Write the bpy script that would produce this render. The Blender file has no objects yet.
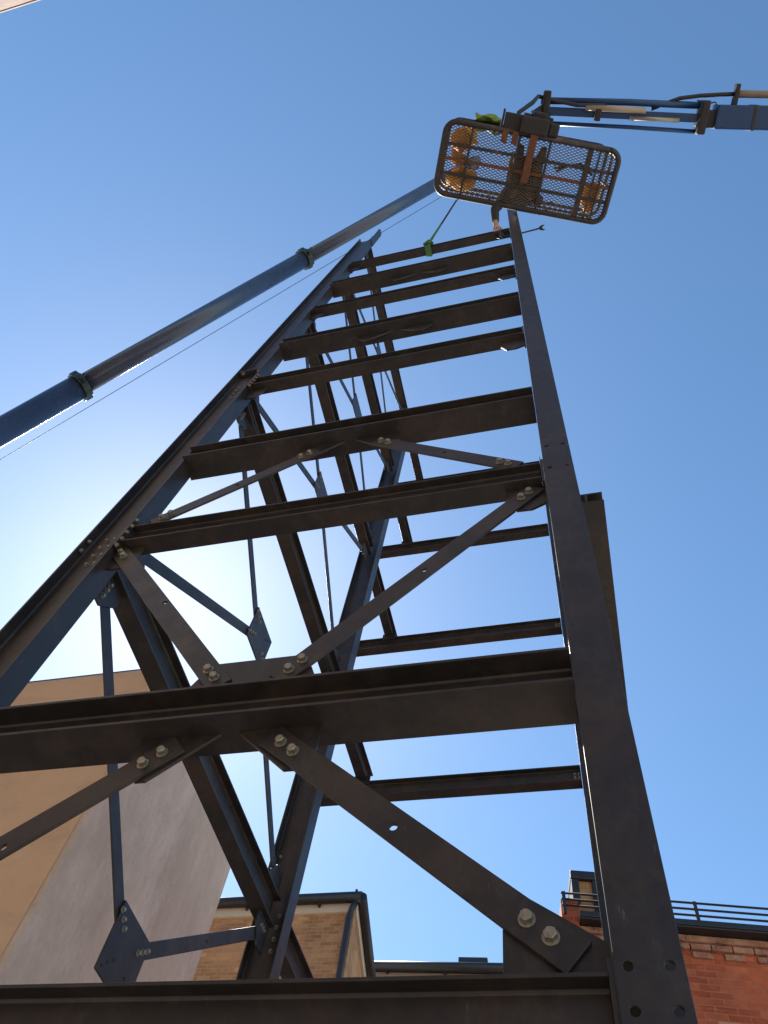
import bpy, bmesh, math, random
from mathutils import Vector, Matrix
random.seed(7)
K = 1.36                       # one plan unit in metres
EYE = 1.5                      # height of the camera above the ground
sc = bpy.context.scene
col = sc.collection
V = Vector

def W(x, y, z):
    return V((x*K, y*K, z*K + EYE))

# ------------------------------------------------------------------ materials
def mat(name, base, rough=.5, metal=0., spec=.5):
    m = bpy.data.materials.new(name); m.use_nodes = True
    b = m.node_tree.nodes['Principled BSDF']
    b.inputs['Base Color'].default_value = (*base, 1)
    b.inputs['Roughness'].default_value = rough
    b.inputs['Metallic'].default_value = metal
    b.inputs['Specular IOR Level'].default_value = spec
    return m

def nodes(m):
    nt = m.node_tree
    return nt, nt.nodes, nt.links, nt.nodes['Principled BSDF']

def ramp(N, stops):
    r = N.new('ShaderNodeValToRGB')
    e = r.color_ramp.elements
    e[0].position, e[0].color = stops[0][0], (*stops[0][1], 1)
    e[1].position, e[1].color = stops[-1][0], (*stops[-1][1], 1)
    for p, c in stops[1:-1]:
        k = e.new(p); k.color = (*c, 1)
    return r

def noisy(name, c1, c2, scale=3., rough=(.4, .6), bump=.02, metal=0., detail=8, spec=.5, stretch=(1, 1, 1), blotch=None):
    m = mat(name, c1, metal=metal, spec=spec)
    nt, N, L, b = nodes(m)
    tc = N.new('ShaderNodeTexCoord'); mp = N.new('ShaderNodeMapping')
    mp.inputs['Scale'].default_value = stretch
    L.new(tc.outputs['Object'], mp.inputs['Vector'])
    n = N.new('ShaderNodeTexNoise'); n.inputs['Scale'].default_value = scale; n.inputs['Detail'].default_value = detail
    n.inputs['Roughness'].default_value = .65
    L.new(mp.outputs[0], n.inputs['Vector'])
    r = ramp(N, [(.3, c1), (.7, c2)])
    L.new(n.outputs['Fac'], r.inputs[0])
    out = r.outputs[0]
    if blotch:
        n3 = N.new('ShaderNodeTexNoise'); n3.inputs['Scale'].default_value = blotch[1]; n3.inputs['Detail'].default_value = 10
        n3.inputs['Roughness'].default_value = .7
        L.new(mp.outputs[0], n3.inputs['Vector'])
        r3 = ramp(N, [(blotch[2], (0, 0, 0)), (blotch[3], (1, 1, 1))])
        L.new(n3.outputs['Fac'], r3.inputs[0])
        mx = N.new('ShaderNodeMix'); mx.data_type = 'RGBA'
        L.new(r3.outputs[0], mx.inputs[0]); L.new(out, mx.inputs[6]); mx.inputs[7].default_value = (*blotch[0], 1)
        out = mx.outputs[2]
    L.new(out, b.inputs['Base Color'])
    mr = N.new('ShaderNodeMapRange'); mr.inputs[3].default_value, mr.inputs[4].default_value = rough
    n2 = N.new('ShaderNodeTexNoise'); n2.inputs['Scale'].default_value = scale*4; n2.inputs['Detail'].default_value = 6
    L.new(mp.outputs[0], n2.inputs['Vector'])
    L.new(n2.outputs['Fac'], mr.inputs[0]); L.new(mr.outputs[0], b.inputs['Roughness'])
    if bump:
        bp = N.new('ShaderNodeBump'); bp.inputs['Strength'].default_value = bump*10 if bump < .1 else 1
        bp.inputs['Distance'].default_value = bump*.05
        L.new(n2.outputs['Fac'], bp.inputs['Height']); L.new(bp.outputs[0], b.inputs['Normal'])
    return m

def brick(name, c1, c2, c3, mortar, pale=None):
    """running-bond brick of 225 x 75 mm laid on vertical walls in object space"""
    m = mat(name, c1, .85)
    nt, N, L, b = nodes(m)
    tc = N.new('ShaderNodeTexCoord'); sep = N.new('ShaderNodeSeparateXYZ'); L.new(tc.outputs['Object'], sep.inputs[0])
    ad = N.new('ShaderNodeMath'); ad.operation = 'ADD'; L.new(sep.outputs[0], ad.inputs[0]); L.new(sep.outputs[1], ad.inputs[1])
    cb = N.new('ShaderNodeCombineXYZ'); L.new(ad.outputs[0], cb.inputs[0]); L.new(sep.outputs[2], cb.inputs[1])
    br = N.new('ShaderNodeTexBrick'); br.inputs['Scale'].default_value = 1.
    br.inputs['Brick Width'].default_value = .225; br.inputs['Row Height'].default_value = .075
    br.inputs['Mortar Size'].default_value = .006; br.inputs['Mortar Smooth'].default_value = .25; br.inputs['Bias'].default_value = -.1
    br.inputs['Color1'].default_value = (0, 0, 0, 1); br.inputs['Color2'].default_value = (1, 1, 1, 1); br.inputs['Mortar'].default_value = (.5, .5, .5, 1)
    L.new(cb.outputs[0], br.inputs['Vector'])
    stops = [(0., c1), (.4, c2), (.72, c3)]
    if pale: stops += [(.86, c2), (.9, pale)]
    r = ramp(N, stops + [(1., stops[-1][1])]); L.new(br.outputs['Color'], r.inputs[0])
    n = N.new('ShaderNodeTexNoise'); n.inputs['Scale'].default_value = 1.1; n.inputs['Detail'].default_value = 9; n.inputs['Roughness'].default_value = .7
    L.new(cb.outputs[0], n.inputs['Vector'])
    hs = N.new('ShaderNodeMix'); hs.data_type = 'RGBA'; hs.blend_type = 'MULTIPLY'; hs.inputs[0].default_value = 1
    rn = ramp(N, [(.3, (.52, .48, .46)), (.68, (1.15, 1.15, 1.15))]); L.new(n.outputs['Fac'], rn.inputs[0])
    L.new(r.outputs[0], hs.inputs[6]); L.new(rn.outputs[0], hs.inputs[7])
    mx = N.new('ShaderNodeMix'); mx.data_type = 'RGBA'
    L.new(br.outputs['Fac'], mx.inputs[0]); L.new(hs.outputs[2], mx.inputs[6]); mx.inputs[7].default_value = (*mortar, 1)
    L.new(mx.outputs[2], b.inputs['Base Color'])
    inv = N.new('ShaderNodeMath'); inv.operation = 'SUBTRACT'; inv.inputs[0].default_value = 1; L.new(br.outputs['Fac'], inv.inputs[1])
    nf = N.new('ShaderNodeTexNoise'); nf.inputs['Scale'].default_value = 40; L.new(cb.outputs[0], nf.inputs['Vector'])
    sm = N.new('ShaderNodeMath'); sm.operation = 'MULTIPLY_ADD'; sm.inputs[1].default_value = .5
    L.new(nf.outputs['Fac'], sm.inputs[0]); L.new(inv.outputs[0], sm.inputs[2])
    bp = N.new('ShaderNodeBump'); bp.inputs['Strength'].default_value = .8; bp.inputs['Distance'].default_value = .008
    L.new(sm.outputs[0], bp.inputs['Height']); L.new(bp.outputs[0], b.inputs['Normal'])
    return m

M = {}
M['steel'] = noisy('primed_steel', (.0190, .0165, .0162), (.0255, .0225, .0218), 5., (.36, .54), .012, spec=.5,
                   blotch=((.034, .029, .027), 2.3, .58, .76))
def scuffs(m, colr, scale, lo, hi, stretch, amt):
    """pale rubbed marks and dust specks that belong to the paint"""
    nt, N, L, b = nodes(m)
    src = b.inputs['Base Color'].links[0].from_socket
    tc = N.new('ShaderNodeTexCoord'); mp = N.new('ShaderNodeMapping'); mp.inputs['Scale'].default_value = stretch
    L.new(tc.outputs['Object'], mp.inputs['Vector'])
    n = N.new('ShaderNodeTexNoise'); n.inputs['Scale'].default_value = scale; n.inputs['Detail'].default_value = 12; n.inputs['Roughness'].default_value = .78
    L.new(mp.outputs[0], n.inputs['Vector'])
    rp = ramp(N, [(lo, (0, 0, 0)), (hi, (amt, amt, amt))]); L.new(n.outputs['Fac'], rp.inputs[0])
    mx = N.new('ShaderNodeMix'); mx.data_type = 'RGBA'
    L.new(rp.outputs[0], mx.inputs[0]); L.new(src, mx.inputs[6]); mx.inputs[7].default_value = (*colr, 1)
    L.new(mx.outputs[2], b.inputs['Base Color'])
scuffs(M['steel'], (.062, .054, .047), 7., .50, .66, (1, 1, .5), .6)
scuffs(M['steel'], (.010, .010, .011), 13., .50, .64, (1, 1, .8), .6)
scuffs(M['steel'], (.066, .043, .029), 2.2, .49, .66, (1, 1, 1), .65)
scuffs(M['steel'], (.16, .15, .14), 34., .63, .70, (1, 1, .35), .55)
M['zinc'] = noisy('zinc_plated', (.46, .42, .33), (.20, .185, .15), 90., (.35, .6), .02, metal=.8)
M['boom'] = noisy('crane_paint', (.030, .048, .092), (.042, .062, .112), 1.2, (.22, .34), .004, spec=.6, stretch=(1, 1, 1))
M['collar'] = noisy('boom_collar_green', (.005, .016, .013), (.009, .022, .018), 8, (.35, .5), .01)
M['jib_blue'] = noisy('lift_blue_paint', (.003, .036, .125), (.006, .048, .155), 6, (.35, .5), .01)
M['black'] = noisy('black_rubber', (.012, .012, .013), (.022, .022, .022), 20, (.5, .7), .01)
M['tan'] = noisy('tan_paint', (.32, .25, .18), (.4, .32, .24), 6, (.45, .6), .01)
M['cage'] = noisy('worn_cage_paint', (.020, .018, .018), (.034, .027, .024), 12, (.45, .65), .01, blotch=((.11, .045, .02), 7, .54, .68))
M['rust'] = noisy('rusty_steel', (.17, .06, .025), (.09, .035, .018), 14, (.6, .8), .02)
M['mesh'] = noisy('floor_mesh_metal', (.10, .08, .065), (.16, .13, .10), 14, (.4, .6), .01, metal=.4)
M['orange'] = noisy('orange_canvas', (.90, .40, .05), (.75, .29, .035), 14, (.7, .9), .05)
M['hivis'] = noisy('hivis_cloth', (.24, .36, .035), (.10, .16, .03), 12, (.7, .85), .05)
M['navy'] = noisy('dark_cloth', (.02, .02, .026), (.035, .034, .04), 14, (.75, .9), .05)
M['trouser'] = noisy('brown_work_cloth', (.075, .06, .05), (.11, .085, .07), 14, (.75, .9), .05)
M['boot'] = noisy('worn_boot_leather', (.07, .045, .03), (.12, .075, .045), 18, (.55, .75), .05)
M['skin'] = noisy('skin', (.52, .30, .21), (.46, .25, .17), 20, (.45, .55), .01)
M['helmet'] = mat('helmet_plastic', (.6, .6, .55), .35)
M['hair'] = noisy('dark_hair', (.03, .02, .015), (.05, .035, .025), 40, (.6, .8), .03)
M['sling'] = noisy('green_webbing', (.05, .16, .045), (.075, .21, .06), 30, (.7, .85), .03)
M['rope'] = noisy('steel_rope', (.03, .03, .032), (.05, .05, .05), 60, (.4, .6), .01, metal=.6)
M['concrete'] = noisy('weathered_render', (.545, .41, .30), (.64, .495, .375), 1.1, (.8, .95), .03, stretch=(1, 1, .45),
                      blotch=((.46, .345, .25), .9, .52, .72))
scuffs(M['concrete'], (.42, .315, .23), 1.8, .46, .74, (1, 1, .5), .7)
scuffs(M['concrete'], (.44, .34, .25), 9., .52, .72, (1.3, 1.3, .35), .35)
scuffs(M['concrete'], (.80, .64, .51), 1.1, .46, .64, (1, 1, .6), .6)
scuffs(M['concrete'], (.36, .275, .21), 16., .54, .68, (1, 1, .8), .45)
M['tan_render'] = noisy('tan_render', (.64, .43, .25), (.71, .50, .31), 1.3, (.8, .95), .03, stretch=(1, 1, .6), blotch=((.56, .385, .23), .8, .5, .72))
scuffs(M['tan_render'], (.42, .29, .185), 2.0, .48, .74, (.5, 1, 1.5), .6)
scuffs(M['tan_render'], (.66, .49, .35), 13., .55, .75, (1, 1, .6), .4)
M['coping'] = noisy('stone_coping', (.27, .20, .14), (.21, .155, .11), 4, (.75, .9), .03)
M['cream'] = noisy('cream_board', (.50, .42, .31), (.56, .48, .36), 3, (.6, .8), .01)
M['gutter'] = noisy('black_gutter_paint', (.012, .013, .016), (.022, .023, .027), 9, (.35, .55), .01)
M['slate'] = noisy('slate', (.06, .06, .07), (.10, .10, .11), 3, (.5, .7), .03)
M['brick_tan'] = brick('buff_brick', (.41, .195, .075), (.48, .245, .10), (.55, .30, .135), (.42, .29, .17))
M['brick_red'] = brick('red_brick', (.47, .095, .032), (.56, .125, .045), (.62, .165, .07), (.46, .15, .07), pale=(.72, .43, .27))
scuffs(M['brick_red'], (.70, .42, .27), 4.5, .54, .72, (1, 1, 3.2), .55)
scuffs(M['brick_red'], (.20, .06, .035), 3.2, .52, .74, (1, 1, 2.4), .6)
scuffs(M['brick_tan'], (.60, .37, .20), 5., .54, .74, (1, 1, 3.), .5)
M['corbel'] = noisy('weathered_brick', (.26, .10, .055), (.50, .27, .17), 6.5, (.8, .95), .05, blotch=((.14, .06, .04), 7., .54, .64))
M['brick_back'] = brick('brown_brick', (.15, .075, .048), (.20, .11, .07), (.25, .15, .10), (.25, .20, .165))
M['ground'] = noisy('concrete_paving', (.38, .33, .27), (.46, .40, .33), 1.5, (.8, .95), .03, blotch=((.31, .265, .22), .6, .5, .7))

# ------------------------------------------------------------------ builders
class MB:
    def __init__(s): s.bm = bmesh.new()
    def poly_prism(s, pts2, o, ax, ay, n, t):
        """closed 2-D outline in (ax, ay) at o, thickened by t along n"""
        a = [s.bm.verts.new(o + ax*p[0] + ay*p[1]) for p in pts2]
        b = [s.bm.verts.new(o + ax*p[0] + ay*p[1] + n*t) for p in pts2]
        s.bm.faces.new(a); s.bm.faces.new(b[::-1])
        for i in range(len(a)):
            j = (i+1) % len(a); s.bm.faces.new((a[i], b[i], b[j], a[j]))
        return s
    def box(s, c, x, y, z, hx, hy, hz):
        x, y, z = x.normalized(), y.normalized(), z.normalized()
        return s.poly_prism([(-hx, -hy), (hx, -hy), (hx, hy), (-hx, hy)], c - z*hz, x, y, z, 2*hz)
    def wbox(s, x0, x1, y0, y1, z0, z1):
        c = V(((x0+x1)/2, (y0+y1)/2, (z0+z1)/2))
        return s.box(c, V((1, 0, 0)), V((0, 1, 0)), V((0, 0, 1)), abs(x1-x0)/2, abs(y1-y0)/2, abs(z1-z0)/2)
    def plate(s, outline, holes, o, ax, ay, n, t):
        """outline with round holes [(x, y, r)] cut right through"""
        bm = bmesh.new(); es = []
        loops = [outline] + [[(hx + r*math.cos(k*math.tau/14), hy + r*math.sin(k*math.tau/14)) for k in range(14)] for hx, hy, r in holes]
        for lp in loops:
            vs = [bm.verts.new(o + ax*p[0] + ay*p[1]) for p in lp]
            for i in range(len(vs)): es.append(bm.edges.new((vs[i], vs[(i+1) % len(vs)])))
        bmesh.ops.triangle_fill(bm, use_beauty=True, use_dissolve=False, edges=es, normal=n)
        r = bmesh.ops.extrude_face_region(bm, geom=bm.faces[:])
        bmesh.ops.translate(bm, vec=n*t, verts=[g for g in r['geom'] if isinstance(g, bmesh.types.BMVert)])
        tmp = bpy.data.meshes.new('tmp'); bm.to_mesh(tmp); bm.free(); s.bm.from_mesh(tmp); bpy.data.meshes.remove(tmp)
        return s
    def isec(s, p0, p1, d, h, b, tw=.0055*K, tf=.0075*K, web=None):
        """rolled I section from p0 to p1, depth h along d, with small root fillets"""
        ax = (p1-p0).normalized(); d = (d - ax*d.dot(ax)).normalized(); w = ax.cross(d).normalized()
        r = .006
        H, B, T = h/2, b/2, tw/2
        q = [(-B, -H), (B, -H), (B, -H+tf), (T+r, -H+tf), (T, -H+tf+r), (T, H-tf-r), (T+r, H-tf), (B, H-tf), (B, H), (-B, H),
             (-B, H-tf), (-T-r, H-tf), (-T, H-tf-r), (-T, -H+tf+r), (-T-r, -H+tf), (-B, -H+tf)]
        return s.poly_prism(q, p0, w, d, ax, (p1-p0).length)
    def tube(s, pts, r, n=10, cap=True, r2=None):
        rs = r if isinstance(r, (list, tuple)) else [r]*len(pts)
        rings = []; up = V((0, 0, 1)) if abs((pts[1]-pts[0]).normalized().z) < .9 else V((0, 1, 0))
        for i, p in enumerate(pts):
            t = (pts[min(i+1, len(pts)-1)] - pts[max(i-1, 0)]).normalized()
            a = t.cross(up).normalized(); b = a.cross(t).normalized()
            rings.append([s.bm.verts.new(p + (a*math.cos(k*math.tau/n) + b*math.sin(k*math.tau/n))*rs[i]) for k in range(n)])
        for A, B in zip(rings, rings[1:]):
            for k in range(n): s.bm.faces.new((A[k], A[(k+1) % n], B[(k+1) % n], B[k])).smooth = True
        if cap: s.bm.faces.new(rings[0][::-1]); s.bm.faces.new(rings[-1])
        return s
    def build(s, name, m, parent=None, origin=None, bevel=0., smooth=False, rotz=0.):
        bm = s.bm
        bmesh.ops.recalc_face_normals(bm, faces=bm.faces[:])
        o = V((0, 0, 0)) if origin is None else origin
        if origin is not None or rotz:
            bmesh.ops.transform(bm, matrix=Matrix.Rotation(-rotz, 4, 'Z') @ Matrix.Translation(-o), verts=bm.verts[:])
        if smooth:
            for f in bm.faces: f.smooth = True
        me = bpy.data.meshes.new(name); bm.to_mesh(me); bm.free(); me.materials.append(m)
        ob = bpy.data.objects.new(name, me); col.objects.link(ob)
        if parent: ob.parent = parent
        else: ob.location = o; ob.rotation_euler.z = rotz
        if bevel:
            md = ob.modifiers.new('edge', 'BEVEL'); md.width = bevel; md.segments = 2; md.limit_method = 'ANGLE'; md.angle_limit = .6
        return ob

def thing(name, label, cat, loc, rotz=0., group=None):
    e = bpy.data.objects.new(name, None); col.objects.link(e); e.location = loc; e.rotation_euler.z = rotz
    e['label'] = label; e['category'] = cat
    if group: e['group'] = group
    e.empty_display_size = .3
    return e
def tag(o, label, cat, group=None):
    o['label'] = label; o['category'] = cat
    if group: o['group'] = group
    return o

# ------------------------------------------------------------------ ground
g = MB(); g.bm.faces.new([g.bm.verts.new(V(p)) for p in ((-500, -500, 0), (500, -500, 0), (500, 500, 0), (-500, 500, 0))])
gr = g.build('ground', M['ground']); gr['kind'] = 'structure'

# ------------------------------------------------------------------ steel tower
T0 = W(-.72, 2.0, -EYE/K)
tower = thing('steel_tower', 'tall dark primed steel tower frame of bolted columns, beams and braces', 'steel frame', T0)
X, Y, Z = V((1, 0, 0)), V((0, 1, 0)), V((0, 0, 1))
GZ = -EYE/K
def part(mb, name, bevel=.0015, m='steel', parent=None, label=None):
    o = mb.build(name, M[m], parent or tower, T0, bevel)
    if label: o['label'] = label
    return o

# bolt, shared mesh, head along +Z
def bolt_mesh(r=.0132, hh=.0145, rw=.0175):
    bm = bmesh.new()
    def cyl(rad, z0, z1, n, chamf=0):
        a = [bm.verts.new((rad*math.cos(k*math.tau/n), rad*math.sin(k*math.tau/n), z0)) for k in range(n)]
        b = [bm.verts.new((rad*math.cos(k*math.tau/n), rad*math.sin(k*math.tau/n), z1-chamf)) for k in range(n)]
        c = [bm.verts.new(((rad-chamf)*math.cos(k*math.tau/n), (rad-chamf)*math.sin(k*math.tau/n), z1)) for k in range(n)]
        for A, B in ((a, b), (b, c)):
            for k in range(n): bm.faces.new((A[k], A[(k+1) % n], B[(k+1) % n], B[k]))
        bm.faces.new(c); bm.faces.new(a[::-1])
    cyl(rw, -.001, .003, 18, .0006); cyl(r, .003, .003+hh, 6, .002); cyl(.0105, .003+hh-.001, .003+hh+.0012, 12, .0005)
    me = bpy.data.meshes.new('bolt'); bm.to_mesh(me); bm.free(); me.materials.append(M['zinc']); return me
BOLT = bolt_mesh()
def bolt(p, n, parent, s=1.):
    o = bpy.data.objects.new('bolt', BOLT); col.objects.link(o); o.parent = parent
    o.location = p - T0
    o.rotation_mode = 'QUATERNION'
    o.rotation_quaternion = n.to_track_quat('Z', 'Y') @ Matrix.Rotation(random.uniform(0, 1), 3, 'Z').to_quaternion()
    o.scale = (s, s, s); return o

XL, XR = -1.4735, .035
TOP = 8.52
# columns
fl = part(MB().isec(W(XL, 1.0385, GZ+.012), W(XL, 1.0385, TOP), X, .147*K, .077*K), 'column')
fr = MB()
holes = [(x, z, .0068) for z in (-.9, .585, .641, 2.161, 2.323) for x in (.009, .0595)]
fr.plate([(-.008, GZ+.012), (.078, GZ+.012), (.078, TOP-.05), (-.008, TOP-.05)], holes, W(0, 1.0, 0), X*K, Z*K, Y, .0075*K)
fr.wbox((XR-.003)*K, (XR+.003)*K, 1.0075*K, 1.1395*K, .016, (TOP-.05)*K+EYE)
fr.wbox(-.008*K, .078*K, 1.1396*K, 1.147*K, .016, (TOP-.05)*K+EYE)
fr = part(fr, 'column')
rl = part(MB().isec(W(XL, 3.0, GZ+.012), W(XL, 3.0, TOP), X, .15*K, .09*K), 'column')
rr = part(MB().isec(W(.012, 3.78, GZ+.012), W(.012, 3.78, 8.42), X, .15*K, .077*K), 'column')
rb = part(MB().isec(W(-1.875, 3.78, GZ+.012), W(-1.875, 3.78, 8.27), X, .125*K, .077*K), 'column')
for x, y in ((XL, 1.0385), (XR, 1.0735), (XL, 3.0), (.012, 3.78), (-1.875, 3.78)):
    c = W(x, y, GZ); part(MB().wbox(c.x-.16, c.x+.16, c.y-.16, c.y+.16, .0, .018), 'base_plate')
# splice plate standing on the top of the front left column
part(MB().plate([(1.0, 8.30), (1.075, 8.30), (1.075, 9.0), (1.055, 9.06), (1.02, 9.06), (1.0, 9.0)], [(1.04, 8.9, .011)], W(-1.3995, 0, 0), Y*K, Z*K, X, .009), 'splice_plate')
# slim splice seat on the front left column
s = part(MB().wbox((-1.535)*K, (-1.402)*K, 1.002*K, 1.034*K, 3.985*K+EYE, 3.995*K+EYE), 'splice_plate')
for x in (-1.515, -1.425): bolt(W(x, 1.016, 3.985), -Z, s, .9)

LV = [.521, 2.115, 3.715, 5.30, 6.95]
BIG = [1.182, 2.768, 4.40, 6.05]
x0, x1 = -1.3985, -.0095
beams = {}
for i, z in enumerate(LV):                 # storey beams, narrow section with end plates
    h = .117 if i == 0 else .105
    mb = MB().isec(W(x0+.009, 1.037, z+h/2), W(x1-.008, 1.037, z+h/2), Z, h*K, .064*K, .005*K, .0062*K)
    mb.wbox(x0*K, (x0+.0085)*K, .996*K, 1.078*K, (z-.035)*K+EYE, (z+h+.03)*K+EYE)
    mb.wbox((x1-.0075)*K, x1*K, 1.008*K, 1.078*K, (z-.02)*K+EYE, (z+h+.02)*K+EYE)
    beams[z] = part(mb, 'storey_beam')
for z in BIG:                              # intermediate beams, square section
    h = .10
    mb = MB().isec(W(x0-.008, 1.04, z+h/2), W(x1, 1.04, z+h/2), Z, h*K, .11*K, .006*K, .0078*K)
    beams[z] = part(mb, 'intermediate_beam')
# depth beams on the left side and their rear extensions
DZ = [.505, 2.1, 3.7, 5.27, 6.84, 8.33]
for i, z in enumerate(DZ):
    h = .135
    d = part(MB().isec(W(XL, 1.082, z+h/2), W(XL, 2.952, z+h/2), Z, h*K, .076*K), 'side_beam')
    part(MB().isec(W(XL, 3.05, z+h/2), W(XL, 3.85, z+h/2), Z, h*K, .07*K), 'side_beam')
    beams['d', i] = d
rt = [.49, 2.085, 3.685, 5.25, 6.82, 8.31]
for z in rt:
    h = .122
    rbm = part(MB().isec(W(-1.93, 3.78, z-h/2), W(-.066, 3.78, z-h/2), Z, h*K, .075*K), 'rear_beam')
    if z > 3 and z < 6:
        for j in range(4): bolt(W(-.078-.025*(j % 2), 3.7775, z-.045-.03*(j//2)), -Y, rbm, .8)
# seat cleats where the side beams land on the rear beams
for z in rt[2:5]:
    m_ = MB(); c = W(XL, 3.755, z)
    m_.wbox(c.x-.075, c.x+.075, c.y-.012, c.y-.002, c.z-.03, c.z+.07)
    part(m_, 'cleat')
part(MB().isec(W(.102, 1.15, 2.19+.03), W(.102, 3.735, 2.19+.03), Z, .06*K, .106*K), 'side_beam')

# ---- front bracing: flat bars 80 mm wide bolted to gussets, mirrored about the bay centre
CX = -.7185
def mir(p): return (2*CX - p[0], p[1])
def gusset(pts, y=1.037, bolts=(), parent=None):
    return part(MB().plate(pts, [], W(0, y, 0), X*K, Z*K, Y, .0075*K), 'gusset_plate', .0012)
def bar(a, b, bolts, hole, y=1.0285, w=.058):
    a, b = V(a), V(b); u = (b-a).normalized(); n = V((-u.y, u.x))
    o = [a-n*w/2, b-n*w/2, b+n*w/2, a+n*w/2]
    hs = [(hole[0], hole[1], .0075)] if hole else []
    p = part(MB().plate([tuple(q) for q in o], hs, W(0, y, 0), X*K, Z*K, Y, .0074*K), 'brace', .0012)
    for q in bolts: bolt(W(q[0], y, q[1]), -Y, p)
    return p
d1 = ((-.618, 1.156), (-.052, .672), [(-.589, 1.131), (-.557, 1.103), (-.119, .730), (-.087, .702)], (-.334, .907))
d4 = ((-.650, 1.333), (-.037, 2.103), [(-.627, 1.362), (-.602, 1.393), (-.083, 2.045), (-.060, 2.074)], (-.343, 1.718))
d6 = ((-.605, 2.697), (-.085, 2.273), [(-.578, 2.675), (-.550, 2.652), (-.142, 2.319), (-.116, 2.298)], (-.33, 2.474))
for d in (d1, d4, d6):
    bar(*d)
    bar(mir(d[0]), mir(d[1]), [mir(q) for q in d[2]], (mir(d[3])[0]+.012, d[3][1]+.009))
def both(pts):
    gusset(pts); gusset([mir(p) for p in pts])
for z in BIG:                                # pair of hanging gussets under the middle of each intermediate beam
    dz = z - 1.182
    if dz > 3: sh = [(-.70, 1.183), (-.50, 1.183), (-.50, 1.15), (-.55, 1.07), (-.60, 1.09)]
    else: sh = [(-.70, 1.183), (-.515, 1.183), (-.515, 1.108), (-.548, 1.066), (-.572, 1.066)]
    both([(x, q+dz) for x, q in sh])
gusset([(-.90, 1.281), (-.537, 1.281), (-.60, 1.425), (-.837, 1.425)])       # standing plate on the lowest intermediate beam
def end_pair(z, up, dn):
    if dn: both([(-.012, z+.001), (-.012, z-.10), (-.055, z-.128), (-.10, z-.125), (-.125, z-.06), (-.125, z+.001)])
    if up: both([(-.012, z+.104), (-.165, z+.104), (-.15, z+.165), (-.09, z+.20), (-.012, z+.15)])
both([(-.155, .637), (-.155, .722), (-.113, .768), (-.0105, .697), (-.0105, .637)])
for z in LV[1:]: end_pair(z, True, True)

# ---- bolts at the front left column nodes
for zc in (2.115, 3.715):
    for i in range(2):
        for j in range(4):
            bolt(W(-1.486+.030*i, 1.0355, zc-.08+.052*j), -Y, fl, .62)
    for j in range(5):
        bolt(W(x0+.009, 1.003, zc-.03+.042*j), X, beams[zc], .62)
for i in range(2): bolt(W(-1.530, 1.012, 2.10+.06*i), X, fl, .6)

# ---- cross bracing on the left side, square plate at the middle of every bay
SX = -1.4735
def sbar(a, b, name='brace', w=.05):
    a, b = V(a), V(b); u = (b-a).normalized(); n = V((-u.y, u.x))
    o = [a-n*w/2, b-n*w/2, b+n*w/2, a+n*w/2]
    return part(MB().plate([tuple(q) for q in o], [((a.x+b.x)/2, (a.y+b.y)/2, .006)], W(SX, 0, 0), Y*K, Z*K, X, .0074*K), name, .0012)
arms_of = {0: ('ft', 'rt'), 1: ('fb', 'ft', 'rb'), 2: ('fb', 'ft', 'rb', 'rt'), 3: ('fb', 'ft', 'rb', 'rt'), 4: ('fb', 'ft', 'rb', 'rt')}
for i in range(5):
    zl, zu = DZ[i]+.135, DZ[i+1]
    cy, cz = 2.04, (DZ[i]+DZ[i+1])/2+.075
    sq = .108
    hs = [(cy+sy*(.045+.022*k), cz+sz*(.045+.022*k), .0055) for sy in (-1, 1) for sz in (-1, 1) for k in range(3)
          if not any(a == ('f' if sy < 0 else 'r')+('t' if sz > 0 else 'b') for a in arms_of[i])]
    sp = part(MB().plate([(cy-sq, cz-sq), (cy+sq, cz-sq), (cy+sq, cz+sq), (cy-sq, cz+sq)], hs, W(SX+.0075, 0, 0), Y*K, Z*K, X, .0075*K), 'gusset_plate', .0012)
    for a in arms_of[i]:
        ey = 1.135 if a[0] == 'f' else 2.90
        ez = zu-.055 if a[1] == 't' else zl+.06
        e = V((ey, ez)); c = V((cy, cz)); u = (e-c).normalized()
        sbar(tuple(c+u*.06), tuple(e))
        if i < 3:
            for k in range(3):
                q = c+u*(.075+.028*k); bolt(W(SX+.0152, q.x, q.y), X, sp, .75)
for i, z in enumerate(DZ):                  # gussets where those bars meet the columns
    h = .135
    for y, sgn in ((1.083, 1), (2.948, -1)):
        pts = [(y, z-.13), (y+sgn*.07, z-.13), (y+sgn*.13, z-.06), (y+sgn*.13, z+.001), (y, z+.001)]
        gp = part(MB().plate(pts, [], W(SX+.0075, 0, 0), Y*K, Z*K, X, .0075*K), 'gusset_plate', .0012)
        if i in (1, 2) and sgn > 0:
            for k in range(3): bolt(W(SX+.0152, y+.055, z-.035-.03*k), X, gp, .75)
        if i == 1 and sgn < 0:
            for k in range(3): bolt(W(SX+.0152, y-.08+.02*k, z-.045), X, gp, .6)
        pts = [(y, z+h-.001), (y+sgn*.13, z+h-.001), (y+sgn*.13, z+h+.06), (y+sgn*.07, z+h+.13), (y, z+h+.13)]
        part(MB().plate(pts, [], W(SX+.0075, 0, 0), Y*K, Z*K, X, .0075*K), 'gusset_plate', .0012)
for k in range(4):
    bolt(W(XL+.03, 2.9965, 2.02+.055*k), -Y, rl, .8)
    bolt(W(XL-.045, 2.9965, 2.35+.05*k), -Y, rl, .7)

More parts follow.
